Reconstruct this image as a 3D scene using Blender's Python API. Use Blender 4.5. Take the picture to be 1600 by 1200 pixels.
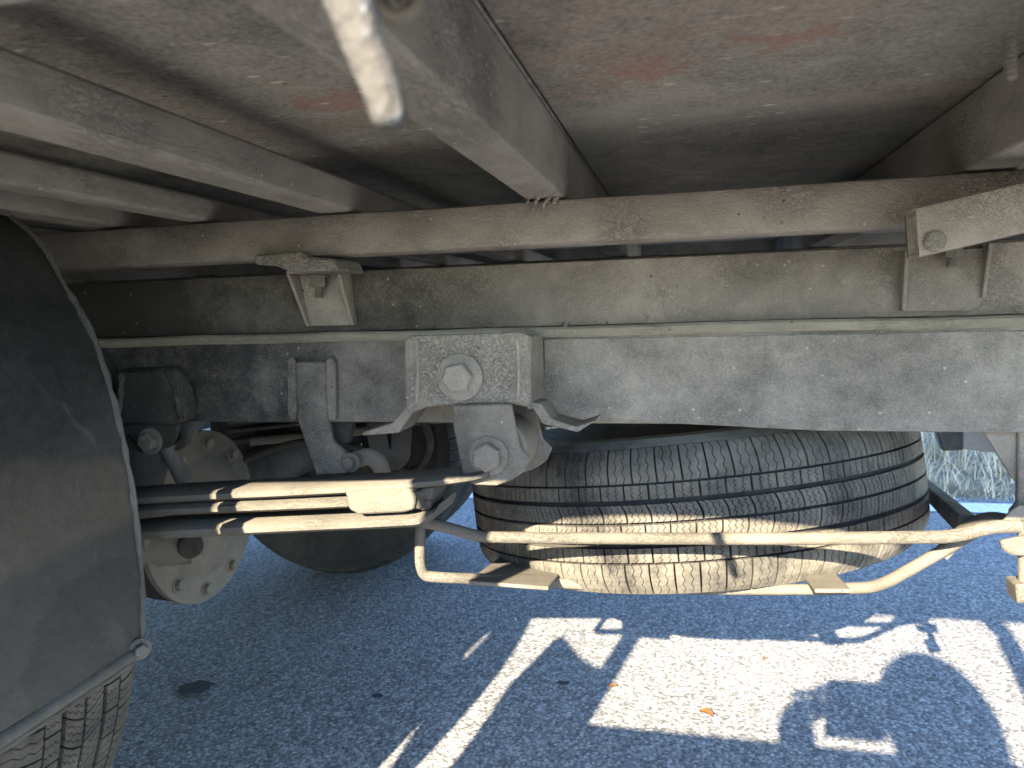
import bpy, bmesh, math, random
from mathutils import Vector, Matrix, Euler
random.seed(7)
sc = bpy.context.scene
for o in list(bpy.data.objects): bpy.data.objects.remove(o)
C = sc.collection
R = math.radians

# ------------------------------------------------------------------ camera
FPX = 1155.0; CAMZ = 0.72
_dy = Vector((268, -118, FPX)).normalized()
_h2 = Vector((-800, -118 + .03*1068, FPX))
_up = _dy.cross(_h2).normalized()
if _up.y > 0: _up = -_up
_dx = _dy.cross(_up).normalized()
AX = [Vector((_dx[i], _dy[i], _up[i])) for i in range(3)]   # camera right, down, forward in world axes
cam = bpy.data.cameras.new('camera'); camo = bpy.data.objects.new('camera', cam); C.objects.link(camo)
m = Matrix(((AX[0].x, -AX[1].x, -AX[2].x, 0), (AX[0].y, -AX[1].y, -AX[2].y, 0),
            (AX[0].z, -AX[1].z, -AX[2].z, CAMZ), (0, 0, 0, 1)))
camo.matrix_world = m
cam.sensor_width = 36; cam.lens = FPX/1600*36; cam.clip_start = .005; cam.clip_end = 2000
cam.dof.use_dof = True; cam.dof.focus_distance = .95; cam.dof.aperture_fstop = 9.0
sc.camera = camo
sc.render.resolution_x = 1024; sc.render.resolution_y = 768

# ------------------------------------------------------------------ sky, sun, exposure
SAZ, SDROP = .19, .53                      # sunlight runs +y, drifting +x by .19 and falling .55 per metre
sund = Vector((SAZ, 1, -SDROP)).normalized()
elev = math.asin(-sund.z); azim = math.atan2(-sund.x, -sund.y)   # towards the sun, from +y clockwise
w = bpy.data.worlds.new('World'); sc.world = w; w.use_nodes = True
nt = w.node_tree; bg = nt.nodes['Background']
sky = nt.nodes.new('ShaderNodeTexSky'); sky.sky_type = 'NISHITA'; sky.sun_disc = False
sky.sun_elevation = elev; sky.sun_rotation = azim
sky.air_density = 1.0; sky.dust_density = .2; sky.ozone_density = 4.0
nt.links.new(sky.outputs[0], bg.inputs[0]); bg.inputs[1].default_value = .14
sl = bpy.data.lights.new('sun', 'SUN'); so = bpy.data.objects.new('sun', sl); C.objects.link(so)
sl.energy = 4.7; sl.angle = R(.5); sl.color = (1, .84, .60)
so.rotation_euler = sund.to_track_quat('-Z', 'Y').to_euler(); so.location = (0, -6, 6)
vs = sc.view_settings
vs.view_transform = 'Standard'; vs.look = 'None'; vs.gamma = 1; vs.use_curve_mapping = False; vs.exposure = 2.95
sc.render.engine = 'CYCLES'
sc.cycles.max_bounces = 6; sc.cycles.diffuse_bounces = 3; sc.cycles.glossy_bounces = 2

# ------------------------------------------------------------------ pixel -> place
def U(px, py, y=None, z=None, x=None):
    a, b = px-800, py-600
    d = AX[0]*a + AX[1]*b + AX[2]*FPX
    if y is not None: t = y/d.y
    elif z is not None: t = (z-CAMZ)/d.z
    else: t = x/d.x
    return Vector((0, 0, CAMZ)) + d*t
def back(px, py, y0):                       # ground pixel followed back up the sunlight to the plane y0
    g = U(px, py, z=0); d = g.y-y0
    return Vector((g.x-SAZ*d, y0, SDROP*d))

# ------------------------------------------------------------------ materials
class NT:
    def __init__(s, name):
        s.m = bpy.data.materials.new(name); s.m.use_nodes = True
        s.t = s.m.node_tree; s.b = s.t.nodes['Principled BSDF']; co = s.n('ShaderNodeTexCoord').outputs['Object']
        s.info = s.n('ShaderNodeObjectInfo').outputs['Random']
        ad = s.n('ShaderNodeVectorMath'); ad.operation = 'ADD'; s.l(co, ad.inputs[0])
        s.l(s.math('MULTIPLY', s.info, 23.0), ad.inputs[1]); s.co = ad.outputs[0]
    def n(s, k): return s.t.nodes.new(k)
    def l(s, a, b): s.t.links.new(a, b)
    def set(s, inp, v):
        if hasattr(v, 'is_output'): s.l(v, inp)
        else: inp.default_value = v
    def vscale(s, v, sc3):
        q = s.n('ShaderNodeMapping'); s.l(v, q.inputs[0]); q.inputs['Scale'].default_value = sc3; return q.outputs[0]
    def noise(s, scale, detail=4, rough=.6, dist=0, co=None, kind='FBM'):
        q = s.n('ShaderNodeTexNoise'); q.noise_dimensions = '3D'; q.noise_type = kind
        s.l(co or s.co, q.inputs['Vector'])
        q.inputs['Scale'].default_value = scale; q.inputs['Detail'].default_value = detail
        q.inputs['Roughness'].default_value = rough; q.inputs['Distortion'].default_value = dist
        return q.outputs[0]
    def voro(s, scale, feat='F1', out=0, co=None, rnd=1):
        q = s.n('ShaderNodeTexVoronoi'); q.feature = feat; s.l(co or s.co, q.inputs['Vector'])
        q.inputs['Scale'].default_value = scale; q.inputs['Randomness'].default_value = rnd
        return q.outputs[out]
    def math(s, op, a, b=0.0, c=0.0, clamp=False):
        q = s.n('ShaderNodeMath'); q.operation = op; q.use_clamp = clamp
        s.set(q.inputs[0], a); s.set(q.inputs[1], b); s.set(q.inputs[2], c); return q.outputs[0]
    def rng(s, v, a, b, c=0, d=1):
        q = s.n('ShaderNodeMapRange'); q.clamp = True; s.l(v, q.inputs[0])
        for i, x in enumerate((a, b, c, d)): q.inputs[i+1].default_value = x
        return q.outputs[0]
    def mix(s, f, a, b):
        q = s.n('ShaderNodeMix'); q.data_type = 'RGBA'
        s.set(q.inputs[0], f)
        for i, v in ((6, a), (7, b)):
            if isinstance(v, tuple): v = (*v[:3], 1)
            s.set(q.inputs[i], v)
        return q.outputs[2]
    def bump(s, h, strength=.5, dist=.002, normal=None):
        q = s.n('ShaderNodeBump'); q.inputs['Strength'].default_value = strength; q.inputs['Distance'].default_value = dist
        s.l(h, q.inputs['Height'])
        if normal is not None: s.l(normal, q.inputs['Normal'])
        return q.outputs[0]
    def done(s, col, rough=.85, normal=None, metal=0, spec=.3):
        s.set(s.b.inputs['Base Color'], col if not isinstance(col, tuple) else (*col[:3], 1))
        s.set(s.b.inputs['Roughness'], rough); s.set(s.b.inputs['Metallic'], metal)
        s.b.inputs['Specular IOR Level'].default_value = spec
        if normal is not None: s.l(normal, s.b.inputs['Normal'])
        return s.m

def dusty(name, paint, dust, amt=.6, wrinkle=.5, grain=.5, rough=.86, rust=0.0, scale=1.0, dirt=.2, spec=.25, stretch=(1, 1, 1), ahead=0.0):
    q = NT(name)
    co = q.vscale(q.co, stretch)
    n1 = q.noise(4.5*scale, 3, .6, .3)
    n2 = q.noise(38*scale, 5, .72, .3, co)
    n3 = q.noise(560*scale, 2, .7)
    f = q.math('MULTIPLY_ADD', q.math('SUBTRACT', n1, .5), 1.5, amt)
    if ahead:                               # less of the dust colour ahead of the spring hanger, more towards the tail
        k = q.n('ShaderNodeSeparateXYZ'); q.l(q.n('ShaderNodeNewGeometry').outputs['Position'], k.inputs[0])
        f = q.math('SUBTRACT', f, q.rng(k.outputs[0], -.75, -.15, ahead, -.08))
    f = q.math('MULTIPLY_ADD', q.math('SUBTRACT', n2, .5), .8, f)
    f = q.math('MULTIPLY_ADD', q.math('SUBTRACT', n3, .5), .75*grain, f, True)
    col = q.mix(f, paint, dust)
    vd = q.voro(60*scale)
    ch = q.math('MULTIPLY', q.rng(vd, .06, .12, 1, 0), q.rng(n1, .52, .58))
    col = q.mix(q.math('MULTIPLY', ch, .75), col, tuple(c*.3 for c in paint))
    sp = q.math('MULTIPLY', q.rng(vd, .06, .11, 1, 0), q.rng(n1, .47, .42))
    col = q.mix(q.math('MULTIPLY', sp, .6), col, tuple(min(1, c*1.5) for c in dust))
    # cracked cake of dirt: fine dark crinkles where the dirt is thick
    cr_ = q.noise(210*scale, 3, .65, 1.2, co)
    ln = q.rng(q.math('ABSOLUTE', q.math('SUBTRACT', cr_, .5)), .0, .05, 1, 0)
    wm = q.rng(q.noise(7*scale, 2, .6), .45, .62)
    ln = q.math('MULTIPLY', ln, q.math('MULTIPLY', wm, min(1, wrinkle)))
    col = q.mix(q.math('MULTIPLY', ln, .55), col, tuple(c*.4 for c in paint))
    if rust:
        rf = q.rng(n2, .66-.12*rust, .76-.06*rust)
        col = q.mix(q.math('MULTIPLY', rf, .7*rust+.1), col, (.15, .075, .045))
    h = q.math('MULTIPLY_ADD', n3, .5*grain, q.math('MULTIPLY', ln, -.9))
    h = q.math('MULTIPLY_ADD', n2, .45, h)
    h = q.math('MULTIPLY_ADD', cr_, .8*wrinkle, h)
    return q.done(col, rough, q.bump(h, .65, .0036), 0, spec)

M = {}
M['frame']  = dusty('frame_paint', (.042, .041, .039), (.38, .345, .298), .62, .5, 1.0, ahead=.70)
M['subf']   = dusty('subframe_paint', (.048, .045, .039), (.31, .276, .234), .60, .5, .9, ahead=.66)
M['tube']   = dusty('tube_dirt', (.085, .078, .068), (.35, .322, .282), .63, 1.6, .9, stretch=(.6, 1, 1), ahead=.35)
M['beam']   = dusty('beam_dirt', (.115, .108, .094), (.36, .335, .292), .58, .5, .5, rust=.05, stretch=(1, .4, 1))
M['bracket'] = dusty('bracket_dirt', (.085, .08, .068), (.38, .338, .287), .66, .9, .8)
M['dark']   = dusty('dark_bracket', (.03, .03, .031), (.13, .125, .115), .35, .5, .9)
M['bolt']   = dusty('bolt_steel', (.08, .072, .063), (.24, .22, .185), .6, .5, .7, rust=.2, scale=2)
M['axle']   = dusty('axle_casting', (.10, .088, .075), (.25, .22, .18), .6, .4, .5, rust=.2)
M['rail']   = dusty('spacer_strip', (.14, .125, .098), (.32, .295, .235), .62, .7, .5, stretch=(.25, 1, 1))
M['leaf']   = dusty('leaf_steel', (.06, .057, .052), (.165, .154, .133), .55, .4, .9, stretch=(.35, 1, 1))
M['cage']   = dusty('cage_bar', (.06, .054, .045), (.165, .155, .137), .66, .6, .9, rust=.15, stretch=(.4, 1, 1))
M['box']    = dusty('box_skin', (.55, .55, .53), (.5, .47, .4), .3, .1, .2)
M['lip']    = dusty('lip', (.06, .057, .05), (.17, .162, .145), .5, .6, .8)
M['rubber_block'] = dusty('rubber_block', (.02, .02, .021), (.15, .13, .11), .35, .5, .6)
M['cloth']  = dusty('cloth', (.03, .035, .05), (.06, .065, .08), .3, .3, .3, scale=.5)
M['skin']   = dusty('skin', (.5, .31, .23), (.52, .34, .26), .5, .05, .1)
M['hair']   = dusty('hair', (.03, .02, .015), (.05, .035, .03), .4, .5, .4)
M['phone']  = dusty('phone', (.02, .02, .022), (.03, .03, .033), .2, 0, .1, rough=.3)

CEILZ = .915
def mat_ceiling():
    q = NT('floor_underside')
    co = q.vscale(q.co, (.95, 1.05, 1))
    n1 = q.noise(4, 6, .62, .6, co); n2 = q.noise(30, 7, .72, .6, co); n3 = q.noise(190, 3, .65, 0, co)
    f = q.math('MULTIPLY_ADD', q.math('SUBTRACT', n2, .5), .7, n1)
    f = q.math('MULTIPLY_ADD', q.math('SUBTRACT', n3, .5), .9, f)
    col = q.mix(q.rng(f, .22, .80), (.11, .103, .09), (.335, .315, .277))
    gr = q.rng(q.noise(3.3, 5, .6, .5, co), .5, .68)
    col = q.mix(q.math('MULTIPLY', gr, .5), col, (.26, .27, .225))
    rd = q.rng(q.math('MULTIPLY_ADD', q.math('SUBTRACT', n2, .5), .45, q.noise(3.7, 4, .55, .8, q.vscale(q.co, (.6, 1.3, 1)))), .53, .66)
    col = q.mix(q.math('MULTIPLY', rd, .20), col, (.32, .16, .12))
    pos = q.n('ShaderNodeNewGeometry').outputs['Position']
    for pp, rr_ in ((U(535, 158, z=CEILZ), .05), (U(1000, 112, z=CEILZ), .05), (U(1230, 60, z=CEILZ), .03)):
        dn = q.n('ShaderNodeVectorMath'); dn.operation = 'DISTANCE'; q.l(pos, dn.inputs[0]); dn.inputs[1].default_value = pp
        pf = q.rng(q.math('MULTIPLY_ADD', q.math('SUBTRACT', n2, .5), .22, dn.outputs['Value']), rr_*.35, rr_, 1, 0)
        col = q.mix(q.math('MULTIPLY', pf, .38), col, (.34, .12, .08))
    fl = q.math('MULTIPLY', q.rng(q.voro(38, co=q.vscale(q.co, (.55, 1.4, 1))), .08, .16, 1, 0), q.rng(n1, .45, .6))
    col = q.mix(q.math('MULTIPLY', fl, .75), col, (.62, .58, .50))
    ck = q.math('MULTIPLY', q.rng(q.voro(21, co=co), .04, .07, 1, 0), q.rng(q.noise(8, 3), .5, .58))
    col = q.mix(q.math('MULTIPLY', ck, .85), col, (.03, .025, .02))
    h = q.math('MULTIPLY_ADD', n3, .5, n2)
    return q.done(col, .8, q.bump(h, .55, .003), 0, .25)
M['ceiling'] = mat_ceiling()

def mat_asphalt():
    q = NT('asphalt')
    v = q.voro(150, out=1); d = q.voro(150, out=0)
    v2 = q.voro(260, out=1)
    g = q.n('ShaderNodeRGBToBW'); q.l(v, g.inputs[0]); g2 = q.n('ShaderNodeRGBToBW'); q.l(v2, g2.inputs[0])
    n1 = q.noise(2.2, 6, .6); n2 = q.noise(420, 2, .6)
    f = q.math('MULTIPLY_ADD', g.outputs[0], .62, q.math('MULTIPLY', g2.outputs[0], .5))
    f = q.math('MULTIPLY_ADD', q.math('SUBTRACT', n1, .5), .3, f)
    col = q.mix(q.rng(f, .28, .95), (.095, .097, .104), (.45, .457, .47))
    wt = q.math('MULTIPLY', q.rng(d, .15, .0), q.rng(g.outputs[0], .80, .86))
    col = q.mix(q.math('MULTIPLY', wt, .8), col, (.6, .59, .56))
    gap = q.rng(d, .42, .62)
    col = q.mix(q.math('MULTIPLY', gap, .45), col, (.07, .073, .08))
    st = q.rng(q.noise(3.1, 7, .7, .5), .64, .72)
    col = q.mix(q.math('MULTIPLY', st, .3), col, (.045, .045, .05))
    h = q.math('SUBTRACT', q.math('MULTIPLY', g.outputs[0], .5), d)
    h = q.math('MULTIPLY_ADD', n2, .25, h)
    return q.done(col, .85, q.bump(h, .6, .003), 0, .3)
M['asphalt'] = mat_asphalt()

def simple(name, a, b, scale=20, rough=.9, bs=.4, bd=.003):
    q = NT(name); n = q.noise(scale, 6, .65)
    return q.done(q.mix(q.rng(n, .3, .7), a, b), rough, q.bump(n, bs, bd))
M['soil'] = simple('verge_soil', (.10, .085, .06), (.30, .27, .20), 14)
M['paintline'] = simple('line_paint', (.55, .55, .54), (.85, .85, .84), 60)
M['stain'] = simple('oil_stain', (.018, .018, .02), (.05, .05, .055), 160)
M['dryleaf'] = simple('dry_leaf', (.20, .075, .022), (.30, .15, .06), 80)

def mat_grass():
    q = NT('dry_grass')
    at = q.n('ShaderNodeAttribute'); at.attribute_name = 'tone'
    col = q.mix(at.outputs['Fac'], (.36, .29, .17), (.80, .70, .53))
    gr = q.rng(q.noise(2.6, 3), .56, .66)
    col = q.mix(q.math('MULTIPLY', gr, .75), col, (.07, .11, .03))
    return q.done(col, .8)
M['grass'] = mat_grass()

def mat_rubber(name, dust, amt):
    q = NT(name)
    n1 = q.noise(6, 6, .65, .5); n2 = q.noise(60, 6, .7, .4); n3 = q.noise(420, 2)
    f = q.math('MULTIPLY_ADD', q.math('SUBTRACT', n1, .5), 2.5, amt)
    f = q.math('MULTIPLY_ADD', q.math('SUBTRACT', n2, .5), .9, f)
    f = q.math('MULTIPLY_ADD', q.math('SUBTRACT', n3, .5), .5, f, True)
    col = q.mix(f, (.022, .022, .023), dust)
    sp = q.math('MULTIPLY', q.rng(q.voro(26), .10, .2, 1, 0), q.rng(n1, .5, .6))
    col = q.mix(q.math('MULTIPLY', sp, .35), col, tuple(min(1, c*1.5) for c in dust))
    h = q.math('MULTIPLY_ADD', n3, .4, n2)
    return q.done(col, .82, q.bump(h, .4, .0012), 0, .25)
M['tread'] = mat_rubber('spare_tread_rubber', (.19, .178, .153), .46)
M['sidewall'] = mat_rubber('sidewall_rubber', (.15, .14, .12), .30)
M['spare_side'] = mat_rubber('spare_sidewall_rubber', (.30, .285, .25), .78)
M['roadtyre'] = mat_rubber('road_tyre_rubber', (.135, .125, .11), .5)
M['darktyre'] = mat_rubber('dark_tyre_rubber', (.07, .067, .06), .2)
def _sep(q):
    k = q.n('ShaderNodeSeparateXYZ'); q.l(q.n('ShaderNodeTexCoord').outputs['Object'], k.inputs[0]); return k.outputs[2]
def mat_guard():
    q = NT('mudguard_plastic')
    n1 = q.noise(4, 6, .65, .8); n2 = q.noise(70, 5, .7, .3); n3 = q.noise(420, 2)
    f = q.math('MULTIPLY_ADD', q.math('SUBTRACT', n1, .5), 1.0, q.rng(_sep(q), -.24, .10, .72, .20))
    f = q.math('MULTIPLY_ADD', q.math('SUBTRACT', n2, .5), .5, f)
    f = q.math('MULTIPLY_ADD', q.math('SUBTRACT', n3, .5), .35, f, True)
    col = q.mix(f, (.030, .031, .032), (.19, .186, .168))
    ck = q.math('MULTIPLY', q.rng(q.voro(30, co=q.vscale(q.co, (1, 1, .5))), .05, .11, 1, 0), q.rng(n1, .45, .55))
    col = q.mix(q.math('MULTIPLY', ck, .6), col, (.015, .015, .015))
    sc_ = q.rng(q.noise(26, 6, .75, 1.5, q.vscale(q.co, (1, 1, .45))), .60, .66)
    col = q.mix(q.math('MULTIPLY', sc_, .35), col, (.20, .195, .18))
    dr = q.rng(q.noise(3.2, 6, .7, 1.2), .52, .56)
    col = q.mix(q.math('MULTIPLY', dr, .22), col, (.020, .020, .021))
    sd = q.math('MULTIPLY', q.rng(q.voro(120), .08, .16, 1, 0), q.rng(n1, .48, .6))
    col = q.mix(q.math('MULTIPLY', sd, .5), col, (.22, .215, .19))
    h = q.math('MULTIPLY_ADD', n3, .6, n2)
    return q.done(col, .62, q.bump(h, .45, .0012), 0, .4)
M['guard'] = mat_guard()
def mat_hook():
    q = NT('hook_steel')
    n1 = q.noise(40, 5, .6, .5); n2 = q.noise(160, 4, .65)
    f = q.rng(q.math('MULTIPLY_ADD', q.math('SUBTRACT', n2, .5), .5, n1), .50, .60)
    col = q.mix(f, (.055, .052, .046), (.14, .144, .15))
    q.l(q.rng(f, 0, 1, .85, .28), q.b.inputs['Roughness'])
    q.l(q.math('MULTIPLY', f, .9), q.b.inputs['Metallic'])
    r_ = q.rng(f, 0, 1, .85, .28); me = q.math('MULTIPLY', f, .9)
    return q.done(col, r_, q.bump(n2, 1.0, .004), me, .4)
M['hook'] = mat_hook()
M['bluegrey'] = dusty('far_panel', (.10, .10, .105), (.22, .21, .20), .4, .2, .4)

# ------------------------------------------------------------------ mesh helpers
WP = {}                                     # object name -> world position
def obj(name, bm, mat, parent=None, origin=None, smooth=False, kind=None, label=None):
    bmesh.ops.recalc_face_normals(bm, faces=bm.faces)
    me = bpy.data.meshes.new(name)
    if origin is None:
        lo = Vector((min(v.co[i] for v in bm.verts) for i in range(3)))
        hi = Vector((max(v.co[i] for v in bm.verts) for i in range(3)))
        origin = (lo+hi)/2
    origin = Vector(origin)
    bmesh.ops.translate(bm, verts=bm.verts, vec=-origin)
    if smooth:
        for f in bm.faces: f.smooth = True
    bm.to_mesh(me); bm.free()
    o = bpy.data.objects.new(name, me); C.objects.link(o)
    me.materials.append(M[mat] if isinstance(mat, str) else mat)
    if smooth:
        try: me.set_sharp_from_angle(angle=R(40))
        except Exception: pass
    pw = Vector((0, 0, 0))
    if parent is not None:
        o.parent = parent; pw = WP[parent.name]
    o.location = origin-pw
    WP[o.name] = origin
    if kind: o['kind'] = kind
    if label: o['label'] = label
    return o
def thing(name, loc, label, cat, group=None):
    o = bpy.data.objects.new(name, None); C.objects.link(o); o.location = loc; o.empty_display_size = .2
    o['label'] = label; o['category'] = cat
    if group: o['group'] = group
    WP[o.name] = Vector(loc); return o
def empty_part(name, loc, parent):
    o = bpy.data.objects.new(name, None); C.objects.link(o); o.parent = parent
    o.location = Vector(loc)-WP[parent.name]; o.empty_display_size = .05
    WP[o.name] = Vector(loc); return o
def bev(bm, w, seg=1, edges=None):
    if w > 0:
        bmesh.ops.bevel(bm, geom=edges or [e for e in bm.edges if len(e.link_faces) == 2 and e.calc_face_angle(0) > .4],
                        offset=w, segments=seg, profile=.6, affect='EDGES', clamp_overlap=True)
    return bm
def prism(pts, off, bm=None, w=.001):        # polygon pushed along off
    own = bm is None
    b = bmesh.new()
    a = [b.verts.new(p) for p in pts]; c = [b.verts.new(Vector(p)+Vector(off)) for p in pts]
    n = len(pts)
    b.faces.new(a); b.faces.new(c[::-1])
    for i in range(n): b.faces.new((a[i], a[(i+1) % n], c[(i+1) % n], c[i]))
    bmesh.ops.recalc_face_normals(b, faces=b.faces)
    bev(b, w)
    return b if own else join(bm, b)
def join(bm, b):
    me = bpy.data.meshes.new('t'); b.to_mesh(me); b.free(); bm.from_mesh(me); bpy.data.meshes.remove(me); return bm
def pxprism(pix, y0, y1, w=.001, bm=None):
    pts = [U(a, b, y=y0) for a, b in pix]
    return prism(pts, (0, y1-y0, 0), bm, w)
def box(x0, x1, y0, y1, z0, z1, w=.0015, bm=None, seg=1):
    b = bmesh.new()
    bmesh.ops.create_cube(b, size=1)
    for v in b.verts:
        v.co = Vector(((x0+x1)/2+v.co.x*(x1-x0), (y0+y1)/2+v.co.y*(y1-y0), (z0+z1)/2+v.co.z*(z1-z0)))
    bev(b, w, seg)
    return b if bm is None else join(bm, b)
def smooth_path(pts, n=6):
    P = [Vector(p) for p in pts]; out = []
    for i in range(len(P)-1):
        p0 = P[max(i-1, 0)]; p1 = P[i]; p2 = P[i+1]; p3 = P[min(i+2, len(P)-1)]
        for k in range(n):
            t = k/n
            out.append(.5*((2*p1)+(p2-p0)*t+(2*p0-5*p1+4*p2-p3)*t*t+(3*p1-p0-3*p2+p3)*t**3))
    out.append(P[-1]); return out
def round_path(pts, r, n=5):                 # straight runs, rounded corners
    P = [Vector(p) for p in pts]; out = [P[0]]
    for i in range(1, len(P)-1):
        a = (P[i-1]-P[i]); b = (P[i+1]-P[i]); k = min(r, a.length*.45, b.length*.45)
        A = P[i]+a.normalized()*k; B = P[i]+b.normalized()*k
        for j in range(n+1):
            t = j/n; out.append(A*(1-t)**2+P[i]*2*t*(1-t)+B*t*t)
    out.append(P[-1]); return out
def tube(path, r, seg=14, bm=None, cap=True, flat=None):
    b = bmesh.new(); P = [Vector(p) for p in path]
    T0 = (P[1]-P[0]).normalized(); ref = Vector((0, 0, 1)) if abs(T0.z) < .9 else Vector((0, 1, 0))
    nrm = (ref-T0*ref.dot(T0)).normalized(); rings = []
    for i, p in enumerate(P):
        T = (P[min(i+1, len(P)-1)]-P[max(i-1, 0)]).normalized()
        nrm = (nrm-T*nrm.dot(T)).normalized(); bi = T.cross(nrm)
        rr = r[i] if isinstance(r, (list, tuple)) else r
        ring = []
        for k in range(seg):
            a = 2*math.pi*k/seg
            u, v = math.cos(a)*rr, math.sin(a)*rr
            if flat:                          # superellipse strip: (thickness along nrm, width along bi)
                ca, sa = math.cos(a), math.sin(a)
                u = math.copysign(abs(ca)**.35, ca)*flat[0]; v = math.copysign(abs(sa)**.35, sa)*flat[1]
            ring.append(b.verts.new(p+nrm*u+bi*v))
        rings.append(ring)
    for A, B in zip(rings, rings[1:]):
        for k in range(seg): b.faces.new((A[k], A[(k+1) % seg], B[(k+1) % seg], B[k]))
    if cap: b.faces.new(rings[0][::-1]); b.faces.new(rings[-1])
    return b if bm is None else join(bm, b)
def lathe(prof, n=64, mat=None, bm=None, closed=False):   # profile (r, z) about local z, then matrix
    b = bmesh.new(); rings = []
    for i in range(n):
        a = 2*math.pi*i/n; ca, sa = math.cos(a), math.sin(a)
        rings.append([b.verts.new((r*ca, r*sa, z)) for r, z in prof])
    k = len(prof)
    for i in range(n):
        A, B = rings[i], rings[(i+1) % n]
        for j in range(k if closed else k-1):
            j2 = (j+1) % k
            try: b.faces.new((A[j], A[j2], B[j2], B[j]))
            except ValueError: pass
    bmesh.ops.remove_doubles(b, verts=b.verts, dist=1e-6)
    if mat is not None: bmesh.ops.transform(b, matrix=mat, verts=b.verts)
    return b if bm is None else join(bm, b)
def axis_mat(loc, d):
    q = Vector(d).normalized().to_track_quat('Z', 'Y').to_matrix().to_4x4()
    return Matrix.Translation(Vector(loc)) @ q
def cyl(a, b_, r, n=24, w=.001, bm=None):
    a, b_ = Vector(a), Vector(b_); L = (b_-a).length
    prof = [(0, 0), (r-w, 0), (r, w), (r, L-w), (r-w, L), (0, L)]
    return lathe(prof, n, axis_mat(a, b_-a), bm)
def hexbolt(c, d, r, h, washer=1.45, stud=0, rot=.3):
    """hex head standing out along d from c, on a washer"""
    d = Vector(d).normalized(); b = bmesh.new()
    mt = axis_mat(c, d)
    if washer: lathe([(0, 0), (r*washer-.0006, 0), (r*washer, .0006), (r*washer, .0022), (r*washer-.0008, .003), (0, .003)], 28, mt, b)
    hx = bmesh.new(); lo = []; hi = []; top = []
    for k in range(6):
        a = rot+k*math.pi/3
        lo.append(hx.verts.new((r*math.cos(a), r*math.sin(a), .003)))
        hi.append(hx.verts.new((r*math.cos(a), r*math.sin(a), .003+h*.85)))
        top.append(hx.verts.new((r*.87*math.cos(a), r*.87*math.sin(a), .003+h)))
    for k in range(6):
        j = (k+1) % 6
        hx.faces.new((lo[k], lo[j], hi[j], hi[k])); hx.faces.new((hi[k], hi[j], top[j], top[k]))
    hx.faces.new(top); bmesh.ops.transform(hx, matrix=mt, verts=hx.verts); join(b, hx)
    if stud:
        prof = [(0, 0)]; z = 0; rs = r*.52
        while z < stud:
            prof += [(rs, z), (rs*.86, z+.0009)]; z += .0018
        prof += [(rs*.8, z), (0, z)]
        lathe(prof, 16, mt @ Matrix.Translation((0, 0, h)), b)
    return b
def sweep_strip(fpath, y0, y1, bm=None, w=.001):
    """flat strip: front edge outline given as list of (top, bottom) points on plane y0"""
    b = bmesh.new(); R_ = []
    for t, d in fpath:
        t, d = Vector(t), Vector(d); n = Vector((0, y1-y0, 0)); m_ = (t+d)/2; e = .0035
        mid = Vector((0, -.0022, 0))
        R_.append([b.verts.new(v) for v in (t+Vector((0, e, 0)), t*.72+d*.28+mid, t*.28+d*.72+mid, d+Vector((0, e, 0)),
                                            d+n-Vector((0, e, 0)), t*.28+d*.72+n-mid, t*.72+d*.28+n-mid, t+n-Vector((0, e, 0)))])
    for A, B in zip(R_, R_[1:]):
        for k in range(8): b.faces.new((A[k], A[(k+1) % 8], B[(k+1) % 8], B[k]))
    b.faces.new(R_[0]); b.faces.new(R_[-1][::-1])
    return b if bm is None else join(bm, b)
def wobble(bm, amp, scale, cuts=0, axis=None):
    from mathutils import noise as N
    for v in bm.verts:
        d = N.noise_vector(v.co*scale)*amp
        if axis is not None: d = Vector([d[i]*axis[i] for i in range(3)])
        v.co += d
    return bm

# ------------------------------------------------------------------ the setting
def sheet(name, x0, x1, y0, y1, z, mat, kind='structure'):
    b = bmesh.new()
    b.faces.new([b.verts.new(p) for p in ((x0, y0, z), (x1, y0, z), (x1, y1, z), (x0, y1, z))])
    return obj(name, b, mat, kind=kind)
sheet('ground', -600, 600, -600, 600, -.03, 'soil')
road = sheet('road', -60, 60, -7, 3.02, 0, 'asphalt')
sheet('road_edge_line', -60, 60, 2.735, 2.865, .004, 'paintline')
# ragged verge bank rising beyond the road
b = bmesh.new(); from mathutils import noise as N
nx, ny = 120, 26; vv = []
for i in range(nx+1):
    col = []
    for j in range(ny+1):
        x = -6+12*i/nx; y = 2.93+4*(j/ny)**1.3
        if j == 0: y += N.noise((x*3, 0, 0))*.05
        z = .006+(-.02 if j == 0 else 0)+.10*(1-math.exp(-(y-2.93)*1.6))+N.noise((x*4, y*4, 0))*.025*(j > 0)
        col.append(b.verts.new((x, y, z)))
    vv.append(col)
for i in range(nx):
    for j in range(ny): b.faces.new((vv[i][j], vv[i+1][j], vv[i+1][j+1], vv[i][j+1]))
obj('verge', b, 'soil', kind='structure', smooth=True)

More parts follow.
